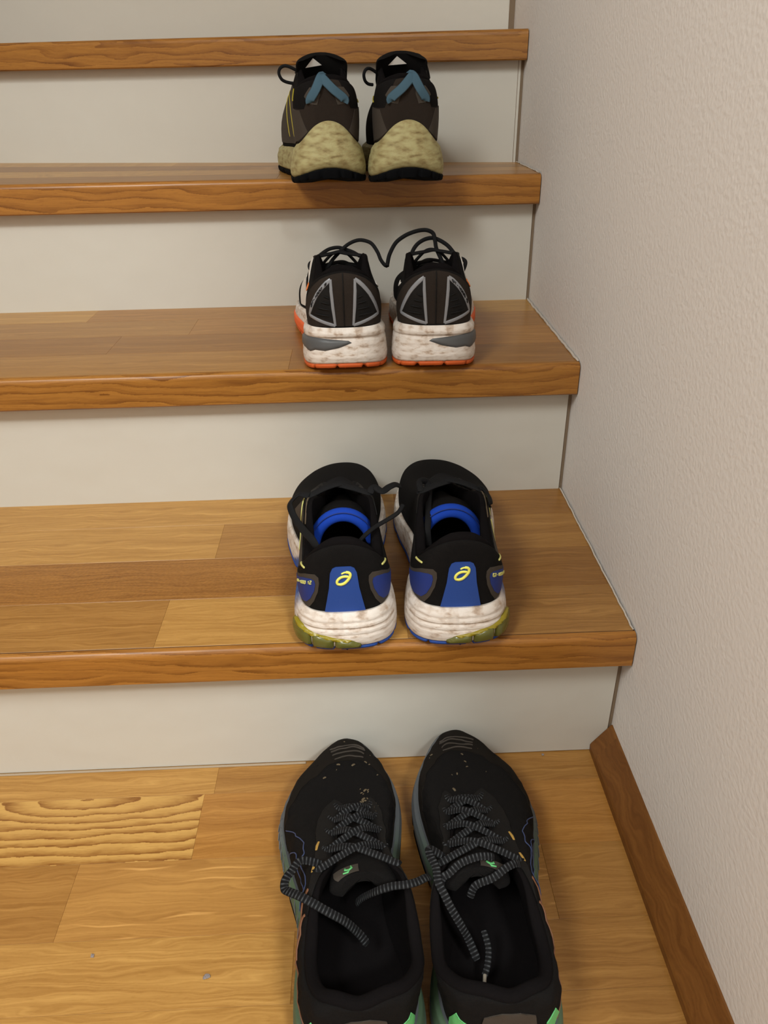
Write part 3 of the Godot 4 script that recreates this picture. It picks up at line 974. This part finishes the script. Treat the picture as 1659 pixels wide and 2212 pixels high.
# ---- black and green pair, seen from above
func green_shoe(left: bool, label: String, at: Vector3, turn: float) -> void:
	S = {"ytop": [[0, 42], [60, 38], [120, 32], [190, 27], [250, 28 if left else 31], [285, 36 if left else 42]], "bevel": 6.0, "bevel_f": 40.0, "spring": 15.0 if left else 20.0, "outsole": 4.0, "inset": 5.0, "bulge": 2.0, "wrinkle": 2.2, "noise": noise(0.045, 2, 81),
		"prof": [[0, -1.0], [0.06, 2.0], [0.3, 4.0], [0.5, 2.5], [0.54, 1.0], [0.58, 2.0], [0.85, 0.2], [1.0, -3.0]],
		"prof_front": [[0, -1.0], [0.1, 0.8], [0.5, 1.6], [0.9, 0.0], [1.0, -3.0]],
		"heel": 92.0, "dip": 72.0, "horn": 88.0, "pad": 4.4, "heel_f": 7.0, "throat_x": -6.0, "taper": 0.29, "collar_w": 1.33, "collar_shift": -5.0, "toe_lift": 0.0 if left else 5.0, "toe_full": 0.62, "notches": [1.5, -1.5, 3, -3, 5, -5, 7, -7, 9, -9, 11, -11],
		"m_upper": M.black_mesh, "m_lining": M.black_lining, "m_insole": M.black_lining, "m_mid": M.grey_foam, "m_out": M.black_rubber}
	S.mid_paint = func(u, v):
		var d := absf(wrap_k(u * N))
		var a: float = smoothstep(0.48, 0.54, v) * (1.0 - smoothstep(6.5, 9.0, d))
		return Color.WHITE.lerp(Color(0.62, 1.12, 0.52), a)
	var o := begin(label, "worn black running shoes side by side on the bottom landing", at, turn, left)
	shoe_body(o)
	var ridge := []
	for i in 14:
		var k := 4.6 + i * 0.38
		ridge.append([[k, 0.62], [k + 0.3, 0.95]])
	stroke("midsole_rib", mids, ridge, 1.0, 1.0, M.grey_foam, o, false)
	# worn bumper round the toe with its fine ridges
	patch("toe_bumper", upper, [[7.6, 0.02], [8.4, 0.25], [9.4, 0.42], [10.6, 0.52], [11.8, 0.58], [13, 0.60], [14.2, 0.58], [15.4, 0.52], [16.6, 0.42], [17.6, 0.25], [18.4, 0.02], [15, 0.02], [13, 0.02], [11, 0.02]], 0.6, M.worn_toe, o)
	var lines := []
	for i in 4:
		var v := 0.40 + i * 0.05
		lines.append([[11.7, v - 0.03], [12.3, v], [13, v + 0.008], [13.7, v], [14.3, v - 0.03]])
	stroke("toe_ridge", upper, lines, 0.7, 1.9, M.grey_brown, o)
	# dried mud
	var r := RandomNumberGenerator.new()
	r.seed = 5 if left else 9
	var b := Buf.new()
	for i in (34 if left else 12):
		var k := r.randf_range(-11.6, -9.0) if left and i < 24 else r.randf_range(10.4, 15.6)
		var v := r.randf_range(0.80, 0.97) if left and i < 24 else r.randf_range(0.3, 0.99)
		var p := upper(k, v)
		var n := normal_of(upper, k, v)
		var s := r.randf_range(0.0005, 0.0018)
		var t := n.cross(Vector3(r.randf() - 0.5, r.randf() - 0.5, r.randf() - 0.5)).normalized()
		b.tube(PackedVector3Array([p - t * s, p + n * 0.0004, p + t * s]), s * 1.3, 0.0009, [n], 6)
	var mud := obj("dried_mud", b, M.mud, o)
	mud.set_meta("kind", "stuff")
	stroke("side_stripe", upper, [[[5.2, 0.5], [6.0, 0.62], [6.6, 0.5], [6.9, 0.62], [7.5, 0.55], [8.0, 0.25]], [[5.0, 0.35], [5.8, 0.5], [6.5, 0.35], [7.0, 0.4], [7.2, 0.15]]], 0.8, 0.8, M.blue_thread, o)
	stroke("heel_stripe", upper, [[[2.1, 0.16], [3.0, 0.3], [4.4, 0.42]], [[4.0, 0.5], [4.8, 0.72], [5.0, 0.88]], [[4.3, 0.4], [5.3, 0.66], [5.7, 0.84]]], 2.2, 1.0, M.copper_print, o)
	stroke("eyelet_mark", upper, [[[6.2, 0.82], [6.55, 0.83]], [[7.1, 0.8], [7.5, 0.81]]], 2.2, 1.2, M.gold_print, o, false)
	patch("heel_patch", upper, [[-0.9, 0.12], [-0.8, 0.5], [-0.3, 0.62], [0.3, 0.62], [0.8, 0.5], [0.9, 0.12]], 0.7, M.grey_brown, o)
	for s in [1.0, -1.0]:
		patch("heel_wing", upper, [[1.0 * s, 0.03], [1.3 * s, 0.3], [1.9 * s, 0.42], [2.3 * s, 0.2], [2.4 * s, 0.03]], 0.7, M.green_print, o)
	patch("eyestay", upper, [[5.0, 0.99], [5.8, 0.84], [7.2, 0.78], [9, 0.78], [10.4, 0.84], [11, 0.99]], 0.8, M.black_smooth, o)
	patch("eyestay", upper, opp([[5.0, 0.99], [5.8, 0.84], [7.2, 0.78], [9, 0.78], [10.4, 0.84], [11, 0.99]]), 0.8, M.black_smooth, o)
	var fn := tongue(o, [[180, 55, -6], [150, 66, -7], [128, 76, -8], [110, 85, -8], [98, 90, -8]], 24.0, 14.0, 7.0, M.black_mesh)
	# tongue badge and its green emblem
	var on := func(s: float, q: float) -> Vector3: return fn.call(s, q, 3.4)
	b = Buf.new()
	b.grid(func(u, v): return fn.call(lerpf(0.8, 0.97, v), lerpf(0.08, 0.62, u), 4.2) as Vector3, 8, 6)
	var badge := obj("tongue_badge", b, M.grey_brown, o)
	b = Buf.new()
	for l in [[[0.83, 0.22], [0.87, 0.20], [0.90, 0.26], [0.88, 0.34], [0.85, 0.33]], [[0.90, 0.26], [0.94, 0.30], [0.93, 0.40]]]:
		var p := PackedVector3Array()
		for q in l:
			p.append(fn.call(q[0], q[1], 4.8))
		b.tube(p, 0.0016, 0.0012, [Vector3.UP], 6)
	obj("emblem", b, M.green_print, badge)
	throat_laces(o, 5, 5.4, 1.4, M.ribbed_lace, 4.0, 46.0)
	b = Buf.new()
	var us := 46.0
	if left:
		lace_band(b, [eyelet(6.6), [36, 89, 116], [43, 88, 109], [47.5, 87, 103], [48, 86, 97], [45, 88, 93], [38, 90, 88], [30, 90, 82.8], [17, 86, 76], [6, 78, 73.2], [-3, 66, 71], [-8, 58, 68]], 6.2, 1.4, [Vector3(0.1, 1, 0.2).normalized()], us)
		obj("lace_end", b, M.ribbed_lace, o)
		b = Buf.new()
		lace_band(b, [[-2, 66, 94], [-7, 76, 91.4], [-17, 90, 86], [-27, 95, 85], [-37, 97, 84], [-45, 96, 86], [-52, 94, 90], [-56, 88, 94]], 5.6, 1.4, [Vector3(0, 1, 0.3).normalized()], us)
		obj("lace_end", b, M.ribbed_lace, o)
	else:
		lace_band(b, [eyelet(N - 6.6), [-40, 93, 116], [-40.5, 93.5, 110], [-37.3, 93, 101], [-36.6, 91, 91], [-33, 87, 84], [-29, 81, 78], [-22, 70, 71], [-17, 60, 67], [-12, 51, 58]], 6.0, 1.4, [Vector3(0, 1, 0.2).normalized()], us)
		obj("lace_end", b, M.ribbed_lace, o)
		b = Buf.new()
		lace_band(b, [[-36, 86, 90], [-33, 91, 94], [-28.4, 92.5, 96], [-19.8, 96, 101], [-8, 98, 104], [0, 97, 105], [5, 94, 106]], 5.6, 1.4, [Vector3(0, 1, 0.4).normalized()], us)
		obj("lace_end", b, M.ribbed_lace, o)
		b = Buf.new()
		lace_band(b, [[-14, 76, 88], [-9.9, 85, 90.9], [2.2, 91, 92], [12, 94, 97], [19.3, 93, 101], [24, 88, 104]], 5.6, 1.4, [Vector3(0, 1, 0.4).normalized()], us)
		obj("lace_end", b, M.ribbed_lace, o)
		b = Buf.new()
		lace_band(b, [[-6, 62, 72], [-4, 58, 62], [-6, 55, 52], [-9, 52, 46]], 4.5, 1.8, [Vector3.UP], us)
		obj("lace_end", b, M.ribbed_lace, o)
		b = Buf.new()
		lace_band(b, [[-8.5, 53, 47], [-9.5, 52, 42], [-11, 50, 36]], 2.6, 2.4, [Vector3.UP], us)
		obj("lace_tip", b, M.clear_tip, o)
	mir = false


# ---------------------------------------------------------------- stairs
func zf(k: int, x: float) -> float:
	return ZF[k] + x * SK[k]


func riser_z(k: int, x: float) -> float:
	return zf(k, x) - LIP


# one oak stave lying along x between two lines z = front(x) and z = back(x)
func stave(parent: Node3D, x0: float, x1: float, f0: float, f1: float, b0: float, b1: float, y: float, th: float, pick := -1, tone := -1, start := -1.0) -> void:
	var g := 0.00005
	var ru := rng.randf() * maxf(0.0, 1.0 - (x1 - x0) / 0.9)
	if start >= 0.0:
		ru = start
	var b := Buf.new()
	var rings := []
	for e in [[-th, 0.0], [-0.0002, 0.0], [0.0, 0.0002]]:
		var i: float = e[1] + g
		rings.append([Vector3(x0 + i, y + e[0], f0 - i), Vector3(x1 - i, y + e[0], f1 - i), Vector3(x1 - i, y + e[0], b1 + i), Vector3(x0 + i, y + e[0], b0 + i)])
	b.prism(rings)
	for i in b.v.size():
		b.uv[i] = Vector2((b.v[i].x - x0) / 0.9 + ru, clampf((b.v[i].z - b0) / 0.075, 0.0, 1.0) * 0.92 + 0.04)
	var kind := pick
	if kind < 0:
		kind = [0, 4, 0, 4, 2, 0][rng.randi_range(0, 5)]
	var t := tone if tone >= 0 else rng.randi_range(0, 3)
	obj("wood_stave", b, M["oak_%d_%d" % [kind, t]], parent)


func nosing(parent: Node3D, k: int, g: int) -> void:
	# rounded front strip of a tread
	var prof := []                       # (forward, y) from the back groove over the top to the underside
	var r := 0.006
	prof.append(Vector2(-0.030, -0.0036))
	prof.append(Vector2(-0.030, -0.0030))
	prof.append(Vector2(-0.0042, -0.0030))
	prof.append(Vector2(-0.0038, 0.0))
	for i in 7:
		var a := PI / 2 * i / 6.0
		prof.append(Vector2(0.003 - r + r * sin(a), -r + r * cos(a)))
	prof.append(Vector2(0.003, -NOSE + 0.0015))
	prof.append(Vector2(0.0015, -NOSE))
	prof.append(Vector2(-0.05, -NOSE))
	var b := Buf.new()
	var x0 := LEFT
	var x1 := -0.0012
	var n := 24
	var acc := 0.0
	for i in prof.size() - 1:
		var p: Vector2 = prof[i]
		var q: Vector2 = prof[i + 1]
		var l := p.distance_to(q)
		for s in n:
			var xa := lerpf(x0, x1, float(s) / n)
			var xb := lerpf(x0, x1, float(s + 1) / n)
			b.face(Vector3(xa, RISE * k + q.y, zf(k, xa) + q.x), Vector3(xb, RISE * k + q.y, zf(k, xb) + q.x), Vector3(xb, RISE * k + p.y, zf(k, xb) + p.x), Vector3(xa, RISE * k + p.y, zf(k, xa) + p.x),
				Vector2(xa / 0.9, (acc + l) / 0.08 + k * 0.3), Vector2(xb / 0.9, (acc + l) / 0.08 + k * 0.3), Vector2(xb / 0.9, acc / 0.08 + k * 0.3), Vector2(xa / 0.9, acc / 0.08 + k * 0.3))
		acc += l
	for x in [x0, x1]:
		var f := b.v.size()
		for p in prof:
			b.add(Vector3(x, RISE * k + p.y, zf(k, x) + p.x), Vector2(x / 0.9 + p.x, (p.y + 0.04) / 0.08))
		for i in range(1, prof.size() - 1):
			if x == x0:
				b.tri(f, f + i, f + i + 1)
			else:
				b.tri(f, f + i + 1, f + i)
	obj("nosing", b, M["nose_%d" % g], parent)


func bead(parent: Node3D, a: Vector3, c: Vector3, w: float, s: int) -> void:
	# an uneven line of filler between stair and wall
	var r := RandomNumberGenerator.new()
	r.seed = s
	var b := Buf.new()
	var pts := PackedVector3Array()
	var n := 40
	for i in n + 1:
		pts.append(a.lerp(c, float(i) / n) + Vector3(r.randf_range(-0.0006, 0.0002), r.randf_range(-0.0002, 0.0008), 0))
	b.tube(pts, w, w * 0.8, [Vector3.UP], 7)
	obj("sealant_bead", b, M.sealant, parent)


func build_stairs() -> void:
	var st := thing("staircase", "oak topped stairs with white painted risers climbing beside the plaster wall", "stairs")
	for k in range(1, 6):
		# riser board below tread k
		var b := Buf.new()
		var y0 := RISE * (k - 1) + (0.0012 if k == 1 else -0.01)
		var y1 := RISE * k - NOSE + 0.002
		var xr := -0.0042
		var zl := riser_z(k, LEFT)
		var zr := riser_z(k, xr)
		b.prism([[Vector3(LEFT, y0, zl), Vector3(xr, y0, zr), Vector3(xr, y0, zr - 0.016), Vector3(LEFT, y0, zl - 0.016)], [Vector3(LEFT, y1, zl), Vector3(xr, y1, zr), Vector3(xr, y1, zr - 0.016), Vector3(LEFT, y1, zl - 0.016)]])
		obj("riser", b, M.riser_paint, st)
		b = Buf.new()
		b.box(Vector3(-0.008, RISE * (k - 1) - 0.01, riser_z(k, 0) - 0.02), Vector3(-0.0002, RISE * k - NOSE + 0.002, riser_z(k, 0) - 0.0015))
		obj("joint_filler", b, M.gap, st)
	for k in range(1, 6):
		var t := Node3D.new()
		t.name = "tread"
		st.add_child(t, true)
		var y := RISE * k
		nosing(t, k, [5, 5, 6, 5, 6, 5][k])
		var back_l := riser_z(k + 1, LEFT) - 0.012 if k < 5 else -1.8
		var back_r := riser_z(k + 1, 0.0) - 0.012 if k < 5 else -1.8
		var fl := zf(k, LEFT) - 0.005
		var fr := zf(k, -0.002) - 0.005
		var cuts := []                    # where the rows of staves are cut across
		var rows := 4
		if k == 1:
			cuts = [[-0.4206, -0.2], [-0.83, -0.27], [-0.389, -0.75], [-0.66, -0.2]]
		elif k == 2:
			cuts = [[-0.80, -0.31], [-0.52, -0.12], [-0.44, -0.9], [-0.583, -0.14]]
		elif k == 3:
			cuts = [[-0.7, -0.33], [-0.45], [-0.85, -0.2], [-0.5]]
		else:
			cuts = [[-0.6], [-0.35], [-0.8], [-0.5]]
		for r in rows:
			# rows run parallel to the front; the last is cut to the slant of the riser behind
			var w0 := 0.0665
			var xs := [LEFT]
			var c: Array = cuts[r].duplicate()
			c.sort()
			for q in c:
				if q > LEFT and q < -0.02:
					xs.append(q)
			xs.append(-0.002)
			for i in xs.size() - 1:
				var xa: float = xs[i]
				var xb: float = xs[i + 1]
				var dl := back_l - fl
				var dr := back_r - fr
				var ta := inverse_lerp(LEFT, -0.002, xa)
				var tb := inverse_lerp(LEFT, -0.002, xb)
				var da := lerpf(dl, dr, ta)
				var db := lerpf(dl, dr, tb)
				var fa := lerpf(fl, fr, ta)
				var fb := lerpf(fl, fr, tb)
				var q0 := float(r) / rows
				var q1 := float(r + 1) / rows
				var kind := -1
				var tone := -1
				if k == 1:
					kind = [0, 3, 0, 0][r]
					tone = [1, 1, 0, 0][r]
					if r == 0:
						kind = 0
						tone = [1, 0, 1, 1][i]
					if xb > -0.1:  # wall-end staves get darker tones, standing in for the shade beside the wall
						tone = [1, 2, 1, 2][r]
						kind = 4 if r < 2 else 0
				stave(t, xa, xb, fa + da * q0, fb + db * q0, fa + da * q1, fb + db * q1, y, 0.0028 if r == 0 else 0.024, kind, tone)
		var b := Buf.new()
		b.prism([[Vector3(LEFT, y - NOSE, fl - 0.012), Vector3(-0.002, y - NOSE, fr - 0.012), Vector3(-0.002, y - NOSE, back_r), Vector3(LEFT, y - NOSE, back_l)], [Vector3(LEFT, y - 0.0235, fl - 0.012), Vector3(-0.002, y - 0.0235, fr - 0.012), Vector3(-0.002, y - 0.0235, back_r), Vector3(LEFT, y - 0.0235, back_l)]])
		obj("underside", b, M.nose_0, t)
		b = Buf.new()
		b.prism([[Vector3(LEFT, y - 0.002, fl + 0.0012), Vector3(-0.002, y - 0.002, fr + 0.0012), Vector3(-0.002, y - 0.002, fr), Vector3(LEFT, y - 0.002, fl)], [Vector3(LEFT, y - 0.0004, fl + 0.0012), Vector3(-0.002, y - 0.0004, fr + 0.0012), Vector3(-0.002, y - 0.0004, fr), Vector3(LEFT, y - 0.0004, fl)]])
		obj("groove", b, M.groove_dirt, t)
	var strip := Buf.new()
	strip.box(Vector3(LEFT, 0.0002, riser_z(1, 0) + 0.0006), Vector3(-0.3, 0.0012, riser_z(1, 0) + 0.003), 0.0004)
	obj("sealant_strip", strip, M.joint_strip, st)
	for k in [1, 2, 3]:
		bead(st, Vector3(-0.0022, RISE * k + 0.0005, zf(k, 0) - 0.004), Vector3(-0.0022, RISE * k + 0.0005, riser_z(k + 1, 0)), 0.0030 if k == 2 else 0.0018, 30 + k)


func build_floor() -> void:
	var b := Buf.new()
	b.box(Vector3(LEFT, -0.12, -0.2), Vector3(0.0, -0.014, 3.0))
	b.box(Vector3(0.0, -0.12, WALL_END), Vector3(2.2, -0.014, 3.0))
	var fl := struct("floor", b, M.gap)
	var edges := [-0.034, 0.0166, 0.0862, 0.1545, 0.209, 0.277, 0.345, 0.413, 0.481]
	var cuts := [[-0.385, -0.86], [-0.3938, -0.78, -0.12], [-0.4890, -0.95, -0.09], [-0.92, -0.30], [-0.7, -0.2], [-0.5], [-0.9, -0.3], [-0.6]]
	for r in edges.size() - 1:
		var c: Array = cuts[r].duplicate()
		c.append(-0.001)
		c.sort()
		var x := LEFT
		for i in c.size():
			var kind := -1
			var tone := -1
			var last: bool = c[i] > -0.05
			match r:  # right-hand staves toned down, partly shade put into the wood colour
				0:
					kind = 0
					tone = 0 if i < 2 else 1
				1:
					kind = 1 if i < 2 else 0
					tone = 0 if i < 2 else 3
				2:
					kind = 2 if i == 2 else 0
					tone = [1, 1, 0, 1][mini(i, 3)]
				3:
					kind = 0
					tone = 0 if i < 2 else 1
				4:
					kind = 0
					tone = 0 if i < 2 else 1
			stave(fl, x, c[i], edges[r + 1], edges[r + 1], edges[r], edges[r], 0.0, 0.014, kind, tone, 0.09 if kind == 1 else -1.0)
			x = c[i]
	b = Buf.new()
	b.box(Vector3(LEFT, -0.014, 0.4812), Vector3(2.2, -0.0002, 3.0), 0.0004, 1.4)
	obj("wood_floor_beyond", b, M.oak_0_1, fl)


func slab(called: String, lo: Vector3, hi: Vector3, m: Material) -> MeshInstance3D:
	var b := Buf.new()
	b.box(lo, hi)
	return struct(called, b, m)


func build_room() -> void:
	# the stairs lie in a well; in front of them a hall opens out to the right, where the wall beside the stairs ends
	var t := 0.12
	slab("wall_right", Vector3(0, -t, -2.0), Vector3(t, 2.7, WALL_END), M.plaster)
	slab("wall_left", Vector3(LEFT - t, -t, -2.0), Vector3(LEFT - 0.004, 2.7, 3.0), M.plaster)
	slab("wall_back", Vector3(LEFT - t, -t, -2.0 - t), Vector3(t, 2.7, -2.0), M.plaster)
	slab("wall_front", Vector3(LEFT - t, -t, 3.0), Vector3(2.2 + t, 2.7, 3.0 + t), M.plaster)
	slab("wall_hall_back", Vector3(t, -t, WALL_END - t), Vector3(2.2 + t, 2.7, WALL_END), M.plaster)
	slab("wall_hall_right", Vector3(2.2, -t, WALL_END), Vector3(2.2 + t, 2.7, 3.0), M.plaster)
	slab("ceiling", Vector3(LEFT - t, 2.7, -2.0 - t), Vector3(2.2 + t, 2.7 + t, 3.0 + t), M.ceiling_paint)
	var b := Buf.new()
	# low oak moulding along the foot of the wall
	var prof := [Vector2(-0.0188, 0.0), Vector2(-0.0192, 0.0085), Vector2(-0.018, 0.0108), Vector2(-0.0015, 0.0335), Vector2(0.0, 0.034), Vector2(0.0, 0.0)]
	var za := riser_z(1, 0) + 0.0006
	var zb := WALL_END
	for i in prof.size():
		var p: Vector2 = prof[i]
		var q: Vector2 = prof[(i + 1) % prof.size()]
		b.face(Vector3(q.x, q.y, za), Vector3(p.x, p.y, za), Vector3(p.x, p.y, zb), Vector3(q.x, q.y, zb), Vector2(za / 0.6, q.x / 0.075 + 0.5), Vector2(za / 0.6, p.x / 0.075 + 0.5), Vector2(zb / 0.6, p.x / 0.075 + 0.5), Vector2(zb / 0.6, q.x / 0.075 + 0.5))
	for z in [za, zb]:
		var f := b.v.size()
		for p in prof:
			b.add(Vector3(p.x, p.y, z), Vector2(p.x / 0.6, p.y / 0.075))
		for i in range(1, prof.size() - 1):
			if z == za:
				b.tri(f, f + i + 1, f + i)
			else:
				b.tri(f, f + i, f + i + 1)
	struct("baseboard_right", b, M.trim_oak)


func lamp(called: String, holder: String, at: Vector3, turn: Vector3, size: float, energy: float, tint: Color, glow: float) -> void:
	# a flat round ceiling lamp or added fill disc, and its light just in front of its face
	var here := Transform3D(Basis.from_euler(turn), at)
	var b := Buf.new()
	var ring := []
	var ring2 := []
	for i in 32:
		var a := TAU * i / 32
		ring.append(here * Vector3(cos(a) * size * 0.5, sin(a) * size * 0.5, 0.02))
		ring2.append(here * Vector3(cos(a) * size * 0.52, sin(a) * size * 0.52, 0.10))
	ring.reverse()
	ring2.reverse()
	b.prism([ring, ring2])
	var m := mat("lamp_glow", Color(0.9, 0.88, 0.84), 0.6)
	m.emission_enabled = true
	m.emission = tint
	m.emission_energy_multiplier = glow
	obj(called, b, m, get_node(holder))
	var l := AreaLight3D.new()
	l.name = called + "_light"
	l.area_size = Vector2(size, size)
	l.light_color = tint
	l.light_energy = energy
	l.area_range = 12.0
	l.area_attenuation = 2.0
	l.shadow_enabled = true
	add_child(l)
	l.transform = here


func _ready() -> void:
	rng.seed = 7
	# camera
	var cam := Camera3D.new()
	cam.name = "camera"
	cam.fov = 67.861
	cam.near = 0.02
	cam.position = Vector3(-0.23472, 0.58207, 0.51743)
	cam.rotation = Vector3(-0.5140993, -0.0296748, -0.0178599)
	add_child(cam)
	cam.current = true
	# air and exposure
	var env := Environment.new()
	env.background_mode = Environment.BG_COLOR
	env.background_color = Color(0.5, 0.45, 0.38)
	env.background_energy_multiplier = 0.05
	env.tonemap_mode = Environment.TONE_MAPPER_LINEAR
	env.tonemap_exposure = 0.975
	env.sdfgi_enabled = true
	env.ssao_enabled = true
	env.ssil_enabled = true
	var we := WorldEnvironment.new()
	we.name = "environment"
	we.environment = env
	add_child(we)
	make_materials()
	build_room()
	lamp("ceiling_lamp", "ceiling", Vector3(0.62, 2.56, 2.05), Vector3(-PI / 2, 0, 0), 0.42, 7.0, LAMP, 1.0)
	lamp("added_fill_lamp", "wall_left", Vector3(LEFT + 0.14, 1.75, 1.0), Vector3(-0.5, -PI / 2 + 0.4, 0), 0.5, 2.4, LAMP, 1.0)  # added fill out of view, brightens the right wall and the risers
	build_floor()
	build_stairs()
	green_shoe(true, "worn black shoe on the bottom landing, its lace looping out over the bare left side", Vector3(-0.247, 0.0, 0.271), 0.05)
	green_shoe(false, "worn black shoe on the bottom landing, the one nearer the oak moulding", Vector3(-0.1545, 0.0, 0.271), 0.0)
	blue_shoe(true, "black shoe with blue heel tab on the lowest tread, the one farther from the wall", Vector3(-0.2530, RISE, 0.014), 0.02)
	blue_shoe(false, "black shoe with blue heel tab on the lowest tread, the one nearer the wall", Vector3(-0.157, RISE, 0.013), 0.0)
	orange_shoe(true, "black shoe with silver heel triangles and orange outsole, the one farther from the wall", Vector3(-0.2485, RISE * 2, -0.239), 0.02)
	orange_shoe(false, "black shoe with silver heel triangles and orange outsole, the one nearer the wall", Vector3(-0.1565, RISE * 2, -0.239), -0.035)
	trail_shoe(true, "dirty lime-soled shoe on the top step, the one with a big lace loop sticking out", Vector3(-0.260, RISE * 3, -0.421), 0.085)
	trail_shoe(false, "dirty lime-soled shoe on the top step, the one nearer the wall", Vector3(-0.1722, RISE * 3, -0.412), 0.03)
	lint("small grey speck of lint on the floor left of the black shoes", Vector3(-0.364, 0.0, 0.1867), 3, 0.0022)
	lint("tiny grey speck of lint at the far left of the floor boards", Vector3(-0.4548, 0.0, 0.1667), 4, 0.0015)
	lint("dust speck on the floor against the riser by the oak moulding", Vector3(-0.0662, 0.0, -0.0140), 5, 0.0013)


func lint(label: String, at: Vector3, s: int, size: float) -> void:
	# a crumpled bit of fluff
	var r := RandomNumberGenerator.new()
	r.seed = s
	var b := Buf.new()
	for i in 5:
		var p := []
		for j in 5:
			p.append(Vector3(r.randf_range(-1, 1), r.randf_range(0.15, 0.7), r.randf_range(-1, 1)) * size)
		b.tube(spline(p, 4), size * 0.45, size * 0.35, [Vector3.UP], 6)
	var o := obj("lint_speck", b, M.lint)
	o.position = at
	o.set_meta("label", label)
	o.set_meta("category", "lint")
